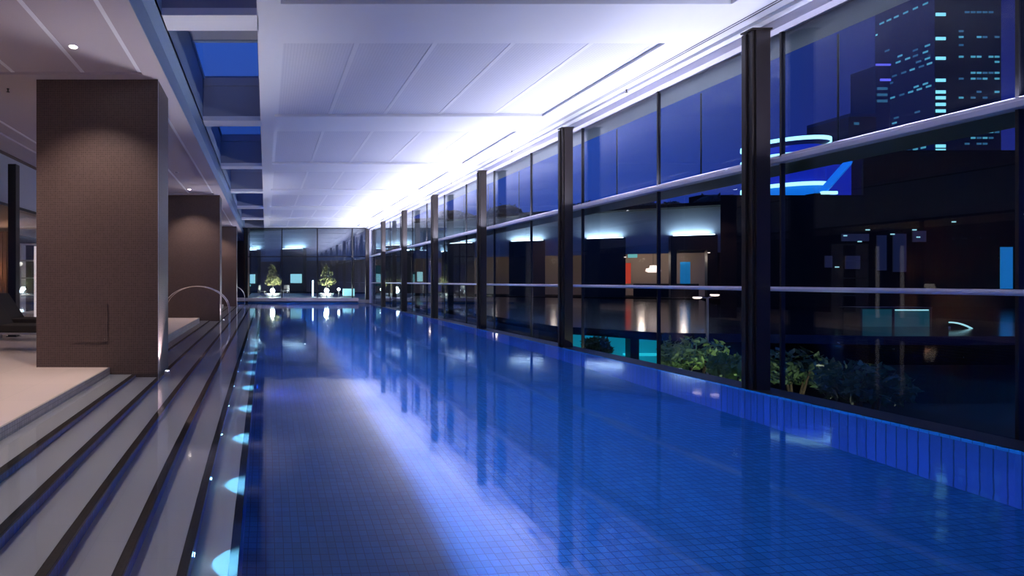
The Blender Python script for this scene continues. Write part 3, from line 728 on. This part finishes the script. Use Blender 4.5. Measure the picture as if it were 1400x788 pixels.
lamp('POINT', 'lamp', (0, 0, 0.34), 55, (0.95, 1.0, 0.7), t, shadow_soft_size=0.04)  # added lamp, hidden from the camera, brightens the shrubs

# black building on the right with dim rooms
t = thing('dark_building', 'black building mass filling the view right of the nearest column', 'building', (25.0, 25.0, 0))
obj('wall', prism(prism(bm_new(), [(-2.8, 0), (8.5, 0), (19, 8), (4.3, 8)], -2.6, 5.7), [(4.2, 0.02), (24, 0.02), (40, 8.1), (13.5, 8.1)], -2.6, 7.9), 'dark_exterior', t)
for x0, x1, y0, y1 in ((1150, 1187, 320, 330), (1155, 1175, 350, 368), (1198, 1211, 322, 370), (1220, 1238, 320, 372), (1247, 1265, 316, 331), (1127, 1137, 350, 366)):
    a, _, zt = at(x0, y0, 25); b, _, zb = at(x1, y1, 25); obj('window', B(a - 25, b - 25, -0.04, 0.0, zb, zt), 'window_dim', t)
for x_, y_ in ((1155, 323), (1186, 315), (1250, 315), (1255, 325), (1304, 304), (1220, 321), (1144, 366), (1175, 331)):
    a, _, zz = at(x_, y_, 24.9); obj('ceiling_spot', B(a - 25, a - 24.83, -0.06, -0.02, zz, zz + 0.05), 'window_pale', t)
for x0, x1, y0, y1, m in ((1368, 1384, 338, 395, 'window_blue'), (1392, 1412, 340, 395, 'window_blue'), (1182, 1222, 424, 447, 'window_teal'), (1226, 1272, 424, 447, 'window_teal')):
    a, _, zt = at(x0, y0, 24.9); b, _, zb = at(x1, y1, 24.9)
    if m == 'window_blue': obj('window', B(a - 25, b - 25, -0.12, -0.08, zb, zt), m, t)
t2 = thing('glass_kiosk', 'dim teal-lit glass box low in the dark right of the nearest column', 'kiosk', (16.3, 14.0, 0.25))
obj('wall', B(0, 0.82, 0, 0.03, -0.0, 0.48), 'window_teal', t2); obj('wall', B(0.88, 1.85, 0, 0.03, 0, 0.48), 'window_teal', t2)
obj('frame', box(box(B(-0.05, 0, -0.01, 0.4, 0, 0.5), 0.82, 0.88, -0.01, 0.4, 0, 0.5), 1.85, 1.9, -0.01, 0.4, 0, 0.5), 'black_metal', t2)
obj('roof', B(-0.05, 1.9, -0.02, 0.5, 0.5, 0.53), 'black_metal', t2); obj('tube_light', B(0.9, 1.8, -0.02, 0.0, 0.44, 0.47), 'window_pale', t2)
t3 = thing('curved_rail', 'curved rail with its glint made as glow, low in the dark at the right', 'rail', (0, 0, 0))
obj('rail', tube(bm_new(), [at(1298 + 42 * u, 441 + 16 * u * u, 13.5) for u in [k / 10 for k in range(11)]], 0.02, 6), 'window_pale', t3)  # arc of reflected light drawn as a self-glowing tube
for k, (a_, b_) in enumerate(((1298, 457), (1338, 470))):
    xx, yy, zz = at(a_, b_, 13.5); obj('post', tube(bm_new(), [(xx, yy, 0.25), (xx, yy, zz + .2)], 0.02, 6), 'grey_metal', t3)

# ------------------------------------------------------------------ city towers
tw = thing('office_tower', 'tall dark office tower with scattered teal lit windows, upper right', 'tower', (196, 150, 0))
obj('shaft', prism(bm_new(), [(0, 0), (19.4, 0), (20.5, 16), (1.2, 15.6)], -3, 125), 'tower_black', tw)
obj('blue_side', prism(bm_new(), [(-0.15, 0), (0, 0), (1.2, 15.6), (1.05, 15.6)], -3, 125), 'tower_blue', tw)
rnd = random.Random(5)
zrow = lambda py: 1.5 + (384.5 - py) * 150 / 700
cnt = 0
def twin(x, z, wd, m, side=False, hh=0.55):
    global cnt
    if cnt >= 98: return
    cnt += 1
    if side:   # along the blue side face, x = distance from the corner
        bm = bm_new(); y0 = x; dx = 1.2 / 15.6
        vs = [bm.verts.new(p) for p in ((dx * y0 - 0.2, y0, z), (dx * (y0 + wd) - 0.2, y0 + wd, z), (dx * (y0 + wd) - 0.2, y0 + wd, z + hh), (dx * y0 - 0.2, y0, z + hh))]
        vs2 = [bm.verts.new((v.co.x + 0.15, v.co.y, v.co.z)) for v in vs]
        bm.faces.new(vs); bm.faces.new(vs2)
        for i in range(4): bm.faces.new((vs[i], vs[(i + 1) % 4], vs2[(i + 1) % 4], vs2[i]))
        obj('window', bm, m, tw)
    else: obj('window', B(x, x + wd, -0.1, 0.05, z, z + hh), m, tw)
for py in (22, 55, 82, 112, 128, 136, 145, 154, 202, 208): twin(0.2, zrow(py), 2.9, 'tower_window_bright', hh=0.9)
rows = {18: (5, 6, 7, 8, 9), 44: (4,), 52: (4, 7, 8, 10), 63: (4,), 79: (4, 6, 7, 9, 10), 86: (10,), 101: (6, 7, 8, 9, 10), 109: (4, 6, 7, 8, 10), 127: (7, 10), 135: (4, 6, 8), 182: (9, 10), 190: (6, 7, 8, 9), 198: (5, 7, 8)}
for py, cs in rows.items():
    for c_ in cs: twin(c_ * 1.75, zrow(py), 1.3, 'tower_window' if rnd.random() < .6 else 'tower_window_dim')
srows = {1: (1.5, 4, 6.5, 9, 11, 13), 45: (11.5,), 60: (1, 4, 8), 68: (1.5, 4, 6, 8.5), 78: (1, 3.2), 86: (0.5, 2.5, 4.8, 7, 9.5, 12), 95: (10.5,), 112: (1.5, 3.8), 117: (0.7, 3, 5.2, 7.5, 10, 13), 148: (3.5, 9), 155: (9.5,), 200: (2, 4, 6, 8.2, 10.5, 13), 206: (2, 4, 6, 8, 10, 12)}
for py, cs in srows.items():
    for c_ in cs: twin(c_, zrow(py), 1.3, 'tower_window' if rnd.random() < .6 else 'tower_window_dim', True)
for py in (15, 22, 37, 75, 92, 106, 136, 150): twin(14.9, zrow(py) * 1.0, 0.5, 'tower_window_bright', True, 0.5)
for py in (48, 76, 84, 92, 108): twin(18.8, zrow(py), 0.6, 'tower_window_bright', hh=0.5)

def at2(px, Y): return (px - 363.5) * Y / 700
t = thing('slab_tower', 'narrow dark tower with violet neon edges left of the tall office tower', 'tower', (0, 0, 0))
a, b = at2(1197, 140), at2(1217, 140); zt = 1.5 + (384.5 - 90) * .2
obj('shaft', B(a, b, 140, 146, -3, zt), 'tower_blue', t)
obj('neon_edge', B(a, b, 139.8, 140, zt, zt + 0.5), 'neon_purple', t); obj('neon_edge', B(a + 1.2, b, 139.8, 140, zt - 4.2, zt - 3.6), 'neon_purple', t)
for z_ in (zt - 6.6, zt - 8.3, zt - 10): obj('window', B(a + 0.4, a + 3.2, 139.9, 140, z_, z_ + 0.7), 'tower_window_dim', t)
t = thing('maroon_tower', 'low dark maroon block between the neon ring tower and the tall tower', 'tower', (0, 0, 0))
a, b = at2(1160, 130), at2(1198, 130); zt = 1.5 + (384.5 - 160) * 130 / 700
obj('shaft', B(a, b, 130, 140, -3, zt), 'tower_maroon', t); obj('parapet', B(a, b, 129.8, 140, zt, zt + .8), 'tower_blue', t)
obj('window', B(a + 1.4, a + 2.6, 129.9, 130, zt - 2, zt - 1.4), 'tower_window_dim', t)
rt = thing('neon_ring_tower', 'round blue-lit tower with glowing cyan-white ring bands right of the nearest column', 'tower', ((1072 - 363.5) * 100 / 700, 100, 0))
RR = 6.2
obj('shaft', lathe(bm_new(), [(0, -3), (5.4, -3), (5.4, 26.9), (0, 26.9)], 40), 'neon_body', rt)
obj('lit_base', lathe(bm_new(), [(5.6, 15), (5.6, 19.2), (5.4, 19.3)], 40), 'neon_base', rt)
for py, name in ((187, 'ring_band'), (208, 'ring_band'), (250, 'ring_band')):
    zz = 1.5 + (384.5 - py) * 94 / 700
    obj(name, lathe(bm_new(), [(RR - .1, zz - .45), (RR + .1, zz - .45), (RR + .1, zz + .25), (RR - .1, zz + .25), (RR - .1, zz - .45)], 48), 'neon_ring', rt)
    obj('ring_deck', lathe(bm_new(), [(0, zz - 0.3), (RR - .1, zz - 0.3), (RR - .1, zz), (0, zz)], 48), 'tower_blue', rt)
t = thing('slanted_mast', 'slanting blue-lit mast beside the neon ring tower', 'mast', (0, 0, 0))
p0 = at(1122, 265, 86); p1 = at(1160, 222, 86); 
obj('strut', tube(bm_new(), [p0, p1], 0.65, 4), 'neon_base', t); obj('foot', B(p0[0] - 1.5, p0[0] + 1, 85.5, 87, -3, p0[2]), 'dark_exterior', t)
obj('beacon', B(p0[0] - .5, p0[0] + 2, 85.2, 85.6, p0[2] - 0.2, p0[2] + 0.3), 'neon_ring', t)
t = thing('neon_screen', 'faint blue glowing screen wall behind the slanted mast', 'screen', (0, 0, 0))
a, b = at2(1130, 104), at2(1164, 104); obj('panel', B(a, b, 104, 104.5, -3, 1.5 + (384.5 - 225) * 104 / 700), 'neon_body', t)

for o in bpy.data.objects:
    if o.type == 'MESH' and ((o.parent and o.parent.name == 'pool_steps') or o.name.startswith('pool_floor')): o.cycles.is_caustics_receiver = True
    if o.type == 'LIGHT' and o.parent and o.parent.name.startswith('downlight'): o.data.cycles.is_caustics_light = True
